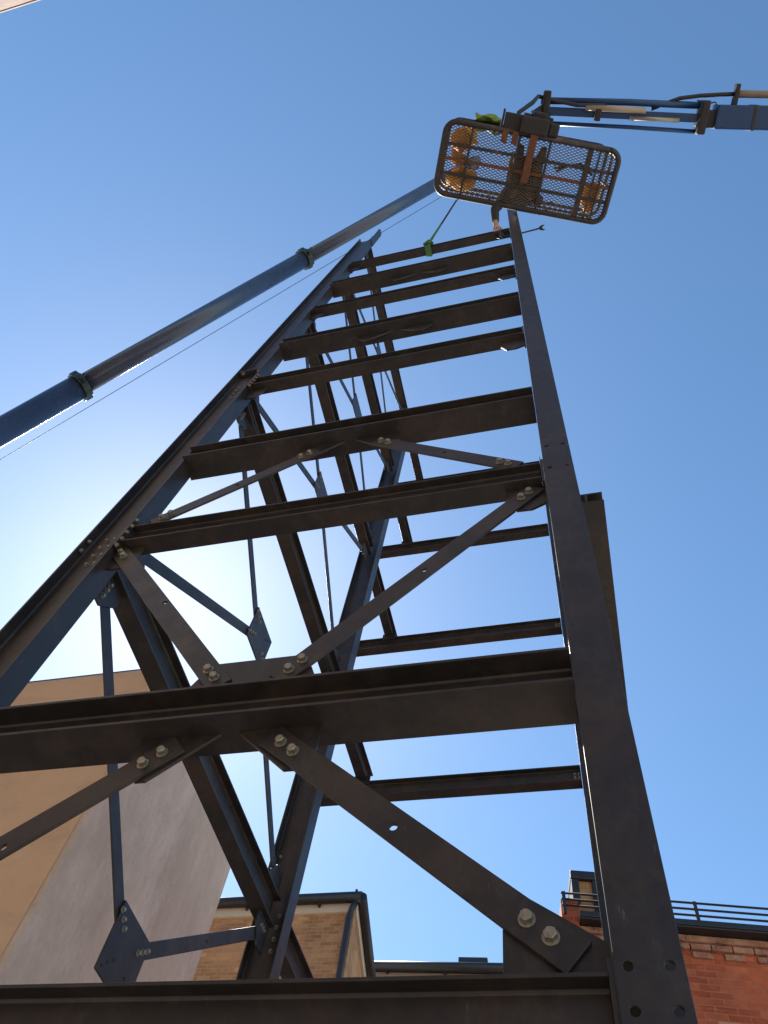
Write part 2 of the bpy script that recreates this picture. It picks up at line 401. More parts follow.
# ------------------------------------------------------------------ crane boom
tipP, baseP = W(-.58, 1.07, 16.57), W(-6.75, 2.37, 8.77)
dirB = (baseP-tipP).normalized()
def bp(t): return tipP + dirB*t
t1 = (W(-3.21, 1.69, 13.22)-tipP).dot(dirB)+.33; t2 = (W(-6.03, 2.25, 9.68)-tipP).dot(dirB); t3 = (tipP.z-1.6)/-dirB.z
bc = bp(t3); bc.z = 0
crane = thing('crane_boom', 'long dark blue telescopic crane boom slanting up across the sky behind the tower', 'crane boom', bc)
def bpart(mb, name, m, parent=None, **k): return mb.build(name, M[m], parent or crane, bc, **k)
bpart(MB().tube([bp(0), bp(t1*.5), bp(t1)], .150, 28), 'boom_section', 'boom')
bpart(MB().tube([bp(t1-.05), bp((t1+t2)/2), bp(t2)], .186, 28), 'boom_section', 'boom')
bpart(MB().tube([bp(t2-.05), bp((t3+t2)/2), bp(t3)], .236, 28), 'boom_section', 'boom')
for t, r in ((t1-.05, .186), (t2-.05, .236)):
    a = dirB.cross(Z).normalized(); b = a.cross(dirB).normalized()
    mb = MB()
    n = 26; ring = []
    for k in range(n):                       # scalloped clamp ring
        ro = r + (.055 if k % 3 else .03)
        ring.append((ro*math.cos(k*math.tau/n), ro*math.sin(k*math.tau/n)))
    mb.poly_prism(ring, bp(t-.09), a, b, dirB, .13)
    co = bpart(mb, 'clamp_ring', 'collar', bevel=.006)
    low = V((0, -.35, -1)); low = (low - dirB*low.dot(dirB)).normalized()
    lug = MB().tube([bp(t-.03)+low*(r), bp(t-.03)+low*(r+.12), bp(t-.10)+low*(r+.16)], [.035, .025, .03], 8)
    bpart(lug, 'lug', 'collar', co)
hd = bp(-.05)
mb = MB(); mb.box(hd, dirB, a, b, .22, .13, .17); bpart(mb, 'boom_head', 'boom', bevel=.02)
sh = MB().tube([hd-a*.16, hd+a*.16], .16, 20); bpart(sh, 'sheave', 'black')
off = V((0, 1, -.25)); off = (off-dirB*off.dot(dirB)).normalized()
bpart(MB().tube([bp(.2)+off*.32, bp(t3)+off*.50], .006, 6), 'hoist_rope', 'rope')

# hook block hung from the boom head, then the green sling going down to the top beam
hb = W(-.42, .66, 10.3)
hook = thing('hook_block', 'small dark crane hook block hanging under the boom tip above the basket', 'crane hook', hb)
mb = MB(); mb.box(hb+V((0, 0, .25)), X, Y, Z, .09, .05, .13); mb.build('block', M['collar'], hook, hb, .015)
pts = [hb+V((.0, 0, .12)), hb+V((0, 0, .03))]+[hb+V((.055*math.sin(q), 0, -.05+.055*math.cos(q)-.02)) for q in [k*.5 for k in range(8)]]
MB().tube(pts, .015, 8).build('hook', M['black'], hook, hb)
MB().tube([hb+V((-.05, 0, .36)), tipP+V((-.05, 0, -.1))], .008, 6).build('fall_rope', M['rope'], hook, hb)
MB().tube([hb+V((.05, 0, .36)), tipP+V((.05, 0, -.1))], .008, 6).build('fall_rope', M['rope'], hook, hb)

bz = 6.95
sb = W(-.702, 1.037, bz+.05)
sl = thing('lifting_sling', 'bright green webbing sling choked round the topmost beam and rising to the crane hook', 'lifting sling', sb)
lines = MB()
path = [W(-.70, .985, bz+.06), W(-.60, .905, 7.40), W(-.442, .775, 8.0), W(-.43, .735, 8.7), hb+V((0, 0, -.10))]
lines.tube(path[:2], [.016, .012], 8); lines.build('sling_leg', M['sling'], sl, sb)
MB().tube(path[1:], [.011, .010, .012, .012], 8).build('sling_leg', M['collar'], sl, sb)
ch = MB()
yn, yf, zb, zt = 1.037-.034, 1.037+.034, bz-.004, bz+.109
for wdx, jit in ((-.018, 0), (.006, .005)):
    lp = [(yn-.004-jit, zt+.004), (yf+.004+jit, zt+.004), (yf+.004+jit, zb-.004), (yn-.004-jit, zb-.004)]
    for (ya, za), (yb_, zb_) in zip(lp, lp[1:]+lp[:1]):
        A, B = W(-.70+wdx, ya, za), W(-.70+wdx, yb_, zb_)
        u = (B-A).normalized(); ch.box((A+B)/2, u, X, u.cross(X), (B-A).length/2+.004, .017, .003)
ch.tube([W(-.742, yn-.012, zt-.02), W(-.70, yn-.03, zt+.02), W(-.67, yn-.012, zt-.03)], .02, 8)
ch.build('choker_loop', M['sling'], sl, sb, .002)
shk = W(-.442, .775, 8.0)
MB().tube([shk+V((.0, 0, -.05)), shk+V((.03, 0, 0)), shk+V((.0, 0, .06)), shk+V((-.03, 0, 0)), shk+V((0, 0, -.05))], .011, 8).build('shackle', M['zinc'], sl, sb)

# ------------------------------------------------------------------ access platform (basket)
BZ = 7.45
f_ = BZ/7.7
c00 = V((-.398*f_, .096*f_)); e1 = V((.925, .380)).normalized(); e2 = V((-e1.y, e1.x))
LA, LB = 1.54*f_*K, .60*f_*K
O = W(c00.x, c00.y, BZ); E1, E2 = V((e1.x, e1.y, 0)), V((e2.x, e2.y, 0))
def P(a, b, z=0): return O + E1*a + E2*b + V((0, 0, z))          # metres in the basket frame
lift = thing('boom_lift_platform', 'blue boom lift arm carrying a caged mesh floor work platform high beside the column', 'boom lift', O)
def lp_(mb, name, m, parent=None, **k): return mb.build(name, M[m], parent or lift, O, **k)
def rrect(z, inset=0., R=.13, n=6):
    pts = []
    for (ca, cb, q0) in ((LA-R, R, -math.pi/2), (LA-R, LB-R, 0), (R, LB-R, math.pi/2), (R, R, math.pi)):
        for k in range(n+1):
            q = q0+k*math.pi/2/n
            pts.append(P(ca+(R-inset)*math.cos(q), cb+(R-inset)*math.sin(q), z))
    return pts+[pts[0]]
lp_(MB().tube(rrect(0), .033, 10), 'floor_frame', 'cage')
lp_(MB().tube(rrect(.55), .017, 8), 'mid_rail', 'cage')
lp_(MB().tube(rrect(1.08), .022, 8), 'top_rail', 'cage')
for a_, b_ in ((.13, 0), (LA*.35, 0), (LA*.65, 0), (LA-.13, 0), (.13, LB), (LA*.33, LB), (LA*.68, LB), (LA-.13, LB), (0, LB*.5), (LA, LB*.5)):
    lp_(MB().tube([P(a_, b_, 0), P(a_, b_, 1.08)], .016, 8), 'rail_post', 'cage')
# expanded mesh floor: slender diagonal strands trimmed to the frame
fm = MB(); sp_ = .046; ang = math.radians(27)
for sgn in (1, -1):
    u = V((math.cos(ang), sgn*math.sin(ang))); n_ = V((-u.y, u.x))
    for k in range(-60, 61):
        c = V((LA/2, LB/2)) + n_*(k*sp_*.62); lo, hi = -9, 9
        for ax_, mn, mx_ in ((0, .03, LA-.03), (1, .03, LB-.03)):
            ta, tb = (mn-c[ax_])/u[ax_], (mx_-c[ax_])/u[ax_]
            lo, hi = max(lo, min(ta, tb)), min(hi, max(ta, tb))
        if hi-lo < .05: continue
        p, q = c+u*lo, c+u*hi
        A, B = P(p.x, p.y, .03+.001*sgn), P(q.x, q.y, .03+.001*sgn)
        w_ = (B-A).normalized(); fm.box((A+B)/2, w_, Z.cross(w_), Z, (B-A).length/2, .0042, .0025)
lp_(fm, 'mesh_floor', 'mesh')
for b_, m in ((.24*LB/.6*.6/.8*1.0, 'cage'), (LB*.5, 'rust'), (LB*.70, 'cage')):
    mb = MB(); mb.box(P(LA/2, b_, 0), E1, E2, Z, LA/2-.03, .018, .02); lp_(mb, 'floor_bearer', m, bevel=.003)
for a_, w_, m in ((.31, .014, 'cage'), (.86, .014, 'cage'), (1.22, .014, 'cage'), (1.69, .032, 'cage'), (1.80, .010, 'cage'), (1.88, .010, 'cage')):
    mb = MB(); mb.box(P(a_*LA/2.03, LB/2, -.012), E2, E1, Z, LB/2-.03, w_, .016); lp_(mb, 'floor_bearer', m, bevel=.003)
am = LA*.5
mb = MB(); mb.box(P(am, LB*.27, -.05), E2, E1, Z, LB*.36, .042, .035); lp_(mb, 'support_arm', 'rust', bevel=.006)
# mounting head, rotator and control box behind the basket
mb = MB(); mb.box(P(am-.02, -.10, .12), E1, E2, Z, .16, .09, .22); mb.box(P(am+.20, -.09, .10), E1, E2, Z, .06, .07, .16)
lp_(mb, 'rotator', 'black', bevel=.02)
mb = MB(); mb.box(P(am-.27, -.09, .10), E1, E2, Z, .10, .10, .10); mb.box(P(am-.39, -.09, .12), E1, E2, Z, .012, .13, .12)
lp_(mb, 'valve_box', 'black', bevel=.012)
mb = MB(); mb.box(P(am-.33, .06, -.01), E1, E2, Z, .035, .07, .03); mb.box(P(am-.21, .06, -.01), E1, E2, Z, .035, .07, .03); lp_(mb, 'mounting_lug', 'rust', bevel=.01)
mb = MB(); mb.box(P(am+.03, -.17, .62), E1, E2, Z, .075, .075, .56); mb.box(P(am-.10, -.16, .50), E1, E2, Z, .045, .05, .30); mb.box(P(am+.15, -.15, .42), E1, E2, Z, .04, .06, .24)
lp_(mb, 'rotator_post', 'black', bevel=.015)
mb = MB(); mb.box(P(am+.03, -.045, .30), E1, E2, Z, .17, .02, .26); lp_(mb, 'mounting_plate', 'cage', bevel=.006)
def J(x, y): return W(x, y, 8.3)
jt = [J(.50, .14), J(1.80, .52)]
lp_(MB().tube([J(.44, .14), J(1.2, .33), J(1.86, .51)], .040, 12), 'jib_link', 'jib_blue')
lp_(MB().tube([J(.44, .33), J(1.2, .54), J(1.80, .715)], .026, 12), 'jib_link', 'jib_blue')
jd = (J(1.73, .585)-J(.553, .262)).normalized(); jn = Z.cross(jd)
mb = MB(); mb.box((J(.47, .235)+J(1.80, .60))/2, jd, jn, Z, (J(1.80, .60)-J(.47, .235)).length/2, .050, .05); lp_(mb, 'jib_arm', 'jib_blue', bevel=.01)
lp_(MB().tube([J(.82, .285)+V((0, 0, -.10)), J(1.34, .43)+V((0, 0, -.10))], .036, 12), 'ram', 'tan')
lp_(MB().tube([J(1.2, .46)+V((0, 0, -.10)), J(1.62, .575)+V((0, 0, -.10))], .026, 12), 'ram_rod', 'zinc')
mb = MB(); mb.box(J(.47, .22), jn, jd, Z, .21, .045, .12); mb.box((J(.47, .235)+P(am+.03, -.17, 1.1))/2, J(.47, .235)-P(am+.03, -.17, 1.1), Z, V((J(.47, .235)-P(am+.03, -.17, 1.1)).cross(Z)), (J(.47, .235)-P(am+.03, -.17, 1.1)).length/2+.03, .08, .09); lp_(mb, 'jib_head', 'black', bevel=.02)
mb = MB(); mb.box(J(.92, .37)+V((0, 0, -.09)), jn, jd, Z, .07, .035, .05); lp_(mb, 'pipe_clamp', 'black', bevel=.01)
mb = MB(); mb.box(J(1.83, .60), jn, jd, Z, .19, .05, .14); mb.box(J(1.87, .62), jn, jd, Z, .10, .12, .10); lp_(mb, 'knuckle', 'black', bevel=.02)
md_ = (J(2.40, .735)-J(1.90, .61)).normalized(); mn_ = Z.cross(md_)
mb = MB(); st = J(1.93, .617); ln = 5.2
mb.box(st+md_*ln/2, md_, mn_, Z, ln/2, .135, .15); lp_(mb, 'main_arm', 'jib_blue', bevel=.02)
mb = MB(); mb.box(st+md_*.45, md_, mn_, Z, .02, .142, .157); lp_(mb, 'arm_band', 'cage', bevel=.004)
q0 = J(2.13, .475); lp_(MB().tube([q0, q0+md_*4.5], .042, 12), 'ram', 'tan')
mb = MB(); mb.box(q0+mn_*.09, mn_, md_, Z, .20, .025, .06); lp_(mb, 'ram_bracket', 'black', bevel=.008)
hose = MB()
for k, dz in enumerate((0, .04, -.04)):
    hose.tube([P(am-.20, -.06, .2+dz), P(am-.22, -.20, .32+dz), P(am-.08, -.33, .42+dz), J(.42, .10)+V((0, 0, dz)), J(.75, .25)+V((0, 0, -.07+dz)), J(1.0, .31)+V((0, 0, -.05+dz))], .024, 8)
hose.tube([J(1.40, .43)+V((0, 0, .0)), J(1.65, .40), J(1.83, .42), J(2.0, .45), q0], .024, 8)
hose.tube([J(1.80, .45), J(1.86, .50), J(1.95, .50), J(1.99, .57), J(1.93, .60)], .009, 6)
lp_(hose, 'hydraulic_hose', 'black')

# things in the basket
def lumpy(pts, seed, sub=2, m='orange', name='tool_bag', label='', cat='bag', jitter=.03, group=None):
    """sack shape: convex hull of points, subdivided and creased"""
    bm = bmesh.new()
    for p in pts: bm.verts.new(p)
    r = bmesh.ops.convex_hull(bm, input=bm.verts[:])
    for v in [v for v in bm.verts if not v.link_faces]: bm.verts.remove(v)
    bmesh.ops.subdivide_edges(bm, edges=bm.edges[:], cuts=sub, use_grid_fill=True, smooth=.25)
    rng = random.Random(seed); c = sum((v.co for v in bm.verts), V())/len(bm.verts)
    for v in bm.verts:
        d = (v.co-c).normalized(); v.co += d*rng.uniform(-jitter, jitter)
    mb = MB(); mb.bm.free(); mb.bm = bm
    zmin = min(v.co.z for v in bm.verts)
    o = V((c.x, c.y, zmin))
    ob = mb.build(name, M[m], None, o, smooth=True)
    md = ob.modifiers.new('soft', 'SUBSURF'); md.levels = 1; md.render_levels = 1
    return tag(ob, label, cat, group)
s2 = LA/2.03
def blob(a, b, ra, rb, h, seed, **k):
    rng = random.Random(seed); pts = []
    for q in range(8):
        t = q*math.tau/8
        for z, f in ((.037, .92), (h*.5+.03, 1), (h+.02, .62)):
            j = rng.uniform(.55, 1.2); pts.append(P(a+ra*f*j*math.cos(t), b+rb*f*j*math.sin(t), z))
    ob = lumpy(pts, seed, **k)
    zmin = min(v.co.z for v in ob.data.vertices)
    for v in ob.data.vertices: v.co.z -= min(zmin, 0)
    ob.location.z = O.z+.036
    return ob
blob(.22*s2, .18, .16, .13, .34, 1, label='larger round orange canvas bag at the far left corner of the mesh platform', cat='tool bag', name='tool_bag', group='orange bags on the platform floor')
blob(.20*s2, .38, .10, .08, .18, 2, label='smallest orange canvas pouch between the two bigger bags at the platform left end', cat='tool bag', name='tool_bag', group='orange bags on the platform floor')
blob(.30*s2, .60, .19, .13, .30, 3, label='pointed orange canvas bag at the left end of the platform nearest the sling', cat='tool bag', name='tool_bag', group='orange bags on the platform floor')
blob(1.85*s2, .54, .12, .17, .32, 4, label='orange canvas bag alone at the right end of the mesh platform', cat='tool bag', name='tool_bag', group='orange bags on the platform floor')
# hi-vis jacket hung over the top rail at the far side
def cloth(a0, a1, label, name, seed):
    rng = random.Random(seed); mb = MB(); na, nb = 12, 16; g_ = []
    prof = [(.05, .45), (.06, .55), (.055, .65), (.05, .78), (.045, .9), (.04, 1.0), (.03, 1.08), (.0, 1.125), (-.04, 1.10), (-.06, 1.0), (-.075, .9), (-.085, .8), (-.09, .7), (-.085, .62), (-.08, .55), (-.07, .5)]
    for i in range(na+1):
        t = i/na; row = []
        for j, (b_, z_) in enumerate(prof):
            fz = .02*math.sin(t*9+j*.5)+rng.uniform(-.012, .012)
            dz = -.0 if 6 <= j <= 8 else .06*math.sin(t*5+seed)*(1 if j > 8 else .6)
            row.append(mb.bm.verts.new(P(a0+(a1-a0)*t + rng.uniform(-.01, .01), b_*(1.3 if j != 7 else 1)+fz*(0 if 6 <= j <= 8 else 1), z_+dz*.6)))
        g_.append(row)
    for i in range(na):
        for j in range(len(prof)-1): mb.bm.faces.new((g_[i][j], g_[i+1][j], g_[i+1][j+1], g_[i][j+1]))
    ob = mb.build(name, M['hivis'], None, P((a0+a1)/2, 0, 1.1), smooth=True)
    md = ob.modifiers.new('thick', 'SOLIDIFY'); md.thickness = .02
    md = ob.modifiers.new('sub', 'SUBSURF'); md.levels = 1; md.render_levels = 1
    return tag(ob, label, 'jacket')
cloth(.30*s2, .64*s2, 'crumpled yellow green high visibility jacket hung over the platform rail', 'work_jacket', 3)
# ------------------------------------------------------------------ person reaching down from the basket
def skin_mesh(chains, name, m, parent, origin, sub=2):
    """chains: dict of vertices {key:(point,radius)} and edges -> one continuous skinned body"""
    verts, edges, root = chains
    keys = list(verts); me = bpy.data.meshes.new(name)
    me.from_pydata([tuple(verts[k][0]-origin) for k in keys], [(keys.index(a), keys.index(b)) for a, b in edges], [])
    ob = bpy.data.objects.new(name, me); col.objects.link(ob)
    if parent: ob.parent = parent
    else: ob.location = origin
    md = ob.modifiers.new('skin', 'SKIN'); md.use_smooth_shade = True
    for i, k in enumerate(keys):
        r = verts[k][1]; r = (r, r) if not isinstance(r, tuple) else r
        me.skin_vertices[0].data[i].radius = r
        me.skin_vertices[0].data[i].use_root = (k == root)
    md = ob.modifiers.new('sub', 'SUBSURF'); md.levels = sub; md.render_levels = sub
    me.materials.append(m); return ob
ac, bf = .70*LA/1.49*.745, LB
ac = 1.0*s2
hand = W(-.115, .982, 7.0)
vb = {'pelvis': (P(ac, LB-.42, .30), .135), 'waist': (P(ac, LB-.30, .33), .125), 'chest': (P(ac, LB-.13, .33), .15),
      'neck': (P(ac+.01, LB-.02, .38), .058), 'jaw': (P(ac+.01, LB+.00, .45), .07), 'skull': (P(ac+.01, LB-.02, .54), .088), 'crown': (P(ac+.01, LB-.03, .60), .06),
      'shL': (P(ac-.17, LB-.03, .27), .066), 'shR': (P(ac+.18, LB-.08, .33), .066)}
shL = vb['shL'][0]; wr = hand+V((-.005, -.03, .10)); el = (shL+wr)/2+V((-.05, -.03, .03))
vb.update({'elL': (el, .045), 'wrL': (wr, .030), 'palmL': (hand+V((0, -.012, .03)), (.040, .022))})
vb.update({'elR': (P(ac+.27, LB-.12, .15), .046), 'wrR': (P(ac+.20, LB-.07, .065), .03), 'palmR': (P(ac+.18, LB-.045, .058), (.036, .02)),
           'hipL': (P(ac-.10, LB-.42, .27), .10), 'kneeL': (P(ac-.10, LB-.10, .10), .066), 'ankL': (P(ac-.10, LB-.52, .085), .045), 'toeL': (P(ac-.10, LB-.62, .06), .036),
           'hipR': (P(ac+.10, LB-.42, .27), .10), 'kneeR': (P(ac+.16, LB-.12, .10), .066), 'ankR': (P(ac+.15, LB-.54, .085), .045), 'toeR': (P(ac+.16, LB-.64, .06), .036)})
eb = [('pelvis', 'waist'), ('waist', 'chest'), ('chest', 'neck'), ('neck', 'jaw'), ('jaw', 'skull'), ('skull', 'crown'), ('chest', 'shL'), ('shL', 'elL'), ('elL', 'wrL'), ('wrL', 'palmL'),
      ('chest', 'shR'), ('shR', 'elR'), ('elR', 'wrR'), ('wrR', 'palmR'), ('pelvis', 'hipL'), ('hipL', 'kneeL'), ('kneeL', 'ankL'), ('ankL', 'toeL'),
      ('pelvis', 'hipR'), ('hipR', 'kneeR'), ('kneeR', 'ankR'), ('ankR', 'toeR')]
# five fingers on the reaching hand, curled over the front edge of the beam
for nm, dx, ln_ in (('i', -.030, .075), ('m', -.010, .082), ('r', .010, .077), ('l', .028, .062)):
    p0 = hand+V((dx, -.008, -.005)); p1 = p0+V((dx*.1, .008, -ln_*.45)); p2 = p1+V((0, .022, -ln_*.42))
    vb.update({nm+'0': (p0, .0095), nm+'1': (p1, .0088), nm+'2': (p2, .0072)})
    eb += [('palmL', nm+'0'), (nm+'0', nm+'1'), (nm+'1', nm+'2')]
vb.update({'t0': (hand+V((.04, .0, .02)), .011), 't1': (hand+V((.058, .016, -.015)), .009)}); eb += [('palmL', 't0'), ('t0', 't1')]
person = skin_mesh((vb, eb, 'pelvis'), 'person', M['skin'], None, P(ac, LB-.42, 0))
tag(person, 'person in dark work clothes crouching on the platform, one arm reaching down', 'person')
PO = P(ac, LB-.42, 0)
def grow(keys, extra, name, m, edges=None):
    vs = {k: (vb[k][0], tuple(q+extra for q in vb[k][1]) if isinstance(vb[k][1], tuple) else vb[k][1]+extra) for k in keys}
    es = [(a, b) for a, b in eb if a in keys and b in keys]
    return skin_mesh((vs, es, keys[0]), name, m, person, PO)
vb['cuffL'] = (wr+(el-wr)*.12, .032); vb['cuffR'] = (vb['wrR'][0]+(vb['elR'][0]-vb['wrR'][0])*.12, .032); eb += [('elL', 'cuffL'), ('elR', 'cuffR')]
grow(['waist', 'chest', 'shL', 'elL', 'cuffL', 'shR', 'elR', 'cuffR'], .012, 'jacket', M['navy'])
grow(['pelvis', 'hipL', 'kneeL', 'ankL', 'hipR', 'kneeR', 'ankR'], .010, 'trousers', M['trouser'])
for s_ in 'LR':
    a_, t_ = vb['ank'+s_][0], vb['toe'+s_][0]; u = (t_-a_).normalized()
    mb = MB(); mb.tube([a_+V((0, 0, .0))-u*.05, a_+u*.02, t_-u*.03, t_+u*.05], [.055, .06, .05, .035], 12); mb.build('boot', M['boot'], person, PO, smooth=True)
sk = vb['skull'][0]
mb = MB(); rings = []
for k in range(7):
    q = k/6*math.pi/2; rings.append((.118*math.cos(q)+.002, .105*math.sin(q)))
prev = None; mb.tube([sk+V((0, 0, .03+z)) for r, z in rings], [r for r, z in rings], 18); mb.build('hard_hat', M['helmet'], person, PO, smooth=True)
fc = E2
for sx in (-1, 1):
    bmx = MB(); bmesh.ops.create_icosphere(bmx.bm, subdivisions=2, radius=.013, matrix=Matrix.Translation(sk+fc*.083+E1*.032*sx+V((0, 0, -.01)))); bmx.build('eye', M['helmet'], person, PO, smooth=True)
MB().tube([sk+fc*.085+V((0, 0, -.005)), sk+fc*.108+V((0, 0, -.04)), sk+fc*.085+V((0, 0, -.045))], [.01, .015, .012], 8).build('nose', M['skin'], person, PO, smooth=True)

# spanner pushed through behind the column, open jaw beyond it
spA, spB = W(-.07, 1.17, 7.67), W(.272, 1.17, 7.763)
su = (spB-spA).normalized(); sv = V((0, 1, 0)); sv = (sv-su*sv.dot(su)).normalized(); sn = su.cross(sv)
mb = MB(); mb.tube([spA, spA+su*.2, spB-su*.02], [.006, .009, .011], 8)
jaw = [(-.03, -.012), (-.005, -.028), (.03, -.034), (.05, -.024), (.022, -.013), (.012, 0), (.022, .013), (.05, .024), (.03, .034), (-.005, .028), (-.03, .012)]
mb.poly_prism(jaw, spB-sn*.007, su, sv, sn, .014)
tag(mb.build('spanner', M['rope'], None, spA, .002), 'steel spanner with open jaw sticking out beside the right column near its top', 'spanner')
# second tapered tool hanging from the hand
h2 = hand+V((.02, .02, -.07))
mb = MB(); mb.tube([h2+V((0, 0, .05)), h2+V((.01, .01, -.02)), h2+V((.03, .035, -.16)), h2+V((.04, .04, -.20))], [.012, .022, .026, .016], 8)
tag(mb.build('hand_tool', M['navy'], None, h2, .002, smooth=True), 'short dark tool held in the hand reaching down beside the column top', 'hand tool')
# tools lying on the mesh floor at the right end
mb = MB()
for A, B in (((1.33, .30), (1.62, .20)), ((1.62, .20), (1.78, .30)), ((1.36, .33), (1.50, .24))):
    mb.tube([P(A[0]*s2, A[1]*LB/.8, .048), P(B[0]*s2, B[1]*LB/.8, .05)], .014, 8)
tag(mb.build('pry_bar', M['black'], None, P(1.5*s2, .25, .04)), 'black bent steel bar lying on the mesh floor at the right of the basket', 'bar')
mb = MB().tube([P(1.15*s2, LB-.10, .046), P(1.3*s2, LB-.09, .046), P(1.42*s2, LB-.12, .046)], [.014, .012, .02], 8)
tag(mb.build('ratchet_handle', M['black'], None, P(1.25*s2, LB-.1, .04)), 'thin black ratchet handle lying along the near edge of the basket floor', 'tool')

# ------------------------------------------------------------------ buildings
# rendered concrete block at the left
cb = W(-3.44, 3.7, GZ)
conc = thing('rendered_building', 'plain tan rendered building with a blank side wall behind the left of the tower', 'building', cb)
zt = 5.13*K+EYE
pl = [(-3.44, 3.7), (-3.665, 6.22), (-7.5, 6.3), (-7.5, 3.7)]
rc = .035
arc = [(-3.405-rc+rc*math.sin(q), 3.7+rc-rc*math.cos(q)) for q in [k*math.pi/2/6 for k in range(7)]]
back = [(-3.665, 6.22), (-7.5, 6.3)]
mb = MB(); mb.poly_prism([(p[0]*K, p[1]*K) for p in arc+back+[(-7.5, 3.705)]], V((0, 0, 0)), X, Y, Z, zt); mb.build('wall', M['concrete'], conc, cb, .012)
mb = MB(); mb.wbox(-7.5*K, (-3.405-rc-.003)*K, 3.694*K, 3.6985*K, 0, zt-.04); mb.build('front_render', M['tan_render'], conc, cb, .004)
pr = [(-3.455, 3.715), (-3.68, 6.2), (-7.48, 6.28), (-7.48, 3.715)]
mb = MB(); mb.poly_prism([(p[0]*K, p[1]*K) for p in pr], V((0, 0, zt+.002)), X, Y, Z, .05); mb.build('roof', M['slate'], conc, cb, .01)

def local_building(name, label, p0, ang):
    t = thing(name, label, 'building', V((p0[0]*K, p0[1]*K, 0)), ang)
    return t
def lb(mb, name, m, par, bevel=0.): 
    o = mb.build(name, M[m], par, None, bevel); return o
Hh = lambda z: z*K+EYE

# buff brick house behind the tower foot; local x to the right, y away, origin at its right front corner
A1 = math.radians(9.5)
bA = local_building('buff_brick_house', 'buff brick house with cream eaves board and black gutter behind the tower foot', (-3.50, 9.56), 0)
ws = 7.0; dp = 4.2; sk_ = -.168
e_ = Hh(6.97)
fp = [(0, 0), (dp*sk_, dp), (-ws, dp), (-ws, 0)]
lb(MB().poly_prism(fp, V((0, 0, 0)), X, Y, Z, e_), 'wall', 'brick_tan', bA)
fz = [(.06, -.06), (dp*sk_+.06, dp), (-ws, dp), (-ws, -.06)]
lb(MB().poly_prism(fz, V((0, 0, e_+.002)), X, Y, Z, Hh(7.11)-e_), 'fascia', 'cream', bA, .006)
def trough(p, q, r, n=7, th=.012):
    """half-round gutter as a solid of revolution-like sweep with a lip"""
    mb = MB(); mb.tube([p, q], r, 14); return mb
gz = Hh(7.15)
gt = trough(V((-ws, -.14, gz)), V((.15, -.14, gz)), .10); gt.tube([V((.15, -.14, gz)), V((dp*sk_+.15, dp, gz))], .10, 14)
for k in range(5): gt.wbox(-ws+k*1.5+.3-.02, -ws+k*1.5+.3+.02, -.16, -.062, gz-.14, gz-.02)
gt.wbox(.02, .06, -.20, -.16, gz+.05, gz+.13)
lb(gt, 'gutter', 'gutter', bA)
lb(MB().tube([V((.05, -.13, gz-.05)), V((-.03, -.09, gz-.22)), V((-.06, -.085, gz-.4)), V((-.06, -.085, .1))], .06, 12), 'downpipe', 'gutter', bA)
lb(MB().poly_prism([(-.2, 0), (dp+.1, 0), (dp*.5, 1.2)], V((-ws, 0, gz+.03)), Y, Z, X, ws-.9), 'roof', 'slate', bA)
for k, zz in enumerate((3.0,)):
    f = MB().wbox(-3.2, -2.1, -.03, .06, zz, zz+1.6); fo = lb(f, 'window', 'cream', bA, .01)
    lb(MB().wbox(-3.1, -2.2, -.04, -.031, zz+.1, zz+1.5), 'pane', 'gutter', fo)

# far low roofline
bF = local_building('distant_roof_house', 'distant house showing only its black gutter and cream soffit above the lowest beam', (-4.95, 15.0), math.radians(4.))
lz = Hh(9.62)
lb(MB().wbox(-.5, 5.6, 0, 5, 0, lz), 'wall', 'coping', bF)
m_ = trough(V((-.5, -.10, Hh(9.70))), V((5.6, -.10, Hh(9.70))), .13)
for k in range(4): m_.wbox(k*1.6+.5-.02, k*1.6+.5+.03, -.10, -.001, lz-.06, lz+.04)
lb(m_, 'gutter', 'gutter', bF)
lb(MB().poly_prism([(-.06, 0), (5, 0), (2.5, .55)], V((-.5, 0, lz+.06)), Y, Z, X, 6.1), 'roof', 'slate', bF)
lb(MB().wbox(2.45, 3.25, -.12, .5, lz+.20, lz+.40), 'roof_hatch', 'gutter', bF, .02)

# red brick building at the right with corbelled eaves, railing and chimney
A2 = math.radians(10.65)
bR = local_building('red_brick_building', 'red brick building with corbelled eaves, black railing and chimney at the lower right', (-.41, 6.25), A2)
gtop, gbot = Hh(4.41), Hh(4.345)
L_ = 9.0
lb(MB().wbox(0, L_, 0, 6, 0, gbot-.001), 'wall', 'brick_red', bR)
cor = MB()
for k, (pr_, zc) in enumerate(((.075, 0), (.05, 1.), (.025, 2.))):
    zz = gbot-.004-.075*(zc*1.05+1)
    if k == 1:
        n_ = int(L_/.225)
        for i in range(n_): cor.wbox(i*.225+.003, i*.225+.215, -pr_, -.0005, zz+.008, zz+.072)
    elif k == 2:
        n_ = int(L_/.34)
        for i in range(n_): cor.wbox(i*.34+.003, i*.34+.215, -pr_, -.0005, zz+.006, zz+.074)
    else: cor.wbox(0, L_, -pr_, -.0005, zz+.003, zz+.073)
lb(cor, 'corbel_course', 'corbel', bR, .004)
gm = MB().wbox(.17, L_, -.20, .10, gbot, gtop-.02); gm.wbox(.165, L_, -.215, -.19, gbot+.02, gtop)
lb(gm, 'gutter', 'gutter', bR, .008)
rl_ = MB()
for zz in (4.585, 4.527, 4.47):
    rl_.tube([V((-.03, -.17, Hh(zz))), V((L_, -.17, Hh(zz)))], .013, 8)
lb(rl_, 'railing', 'gutter', bR)
for xx in (.0, 1.47, 2.95, 4.4, 5.9): lb(MB().wbox(xx-.02, xx+.02, -.185, -.155, gtop-.03, Hh(4.595)), 'railing_post', 'gutter', bR)
cx0, cx1 = .13, .44
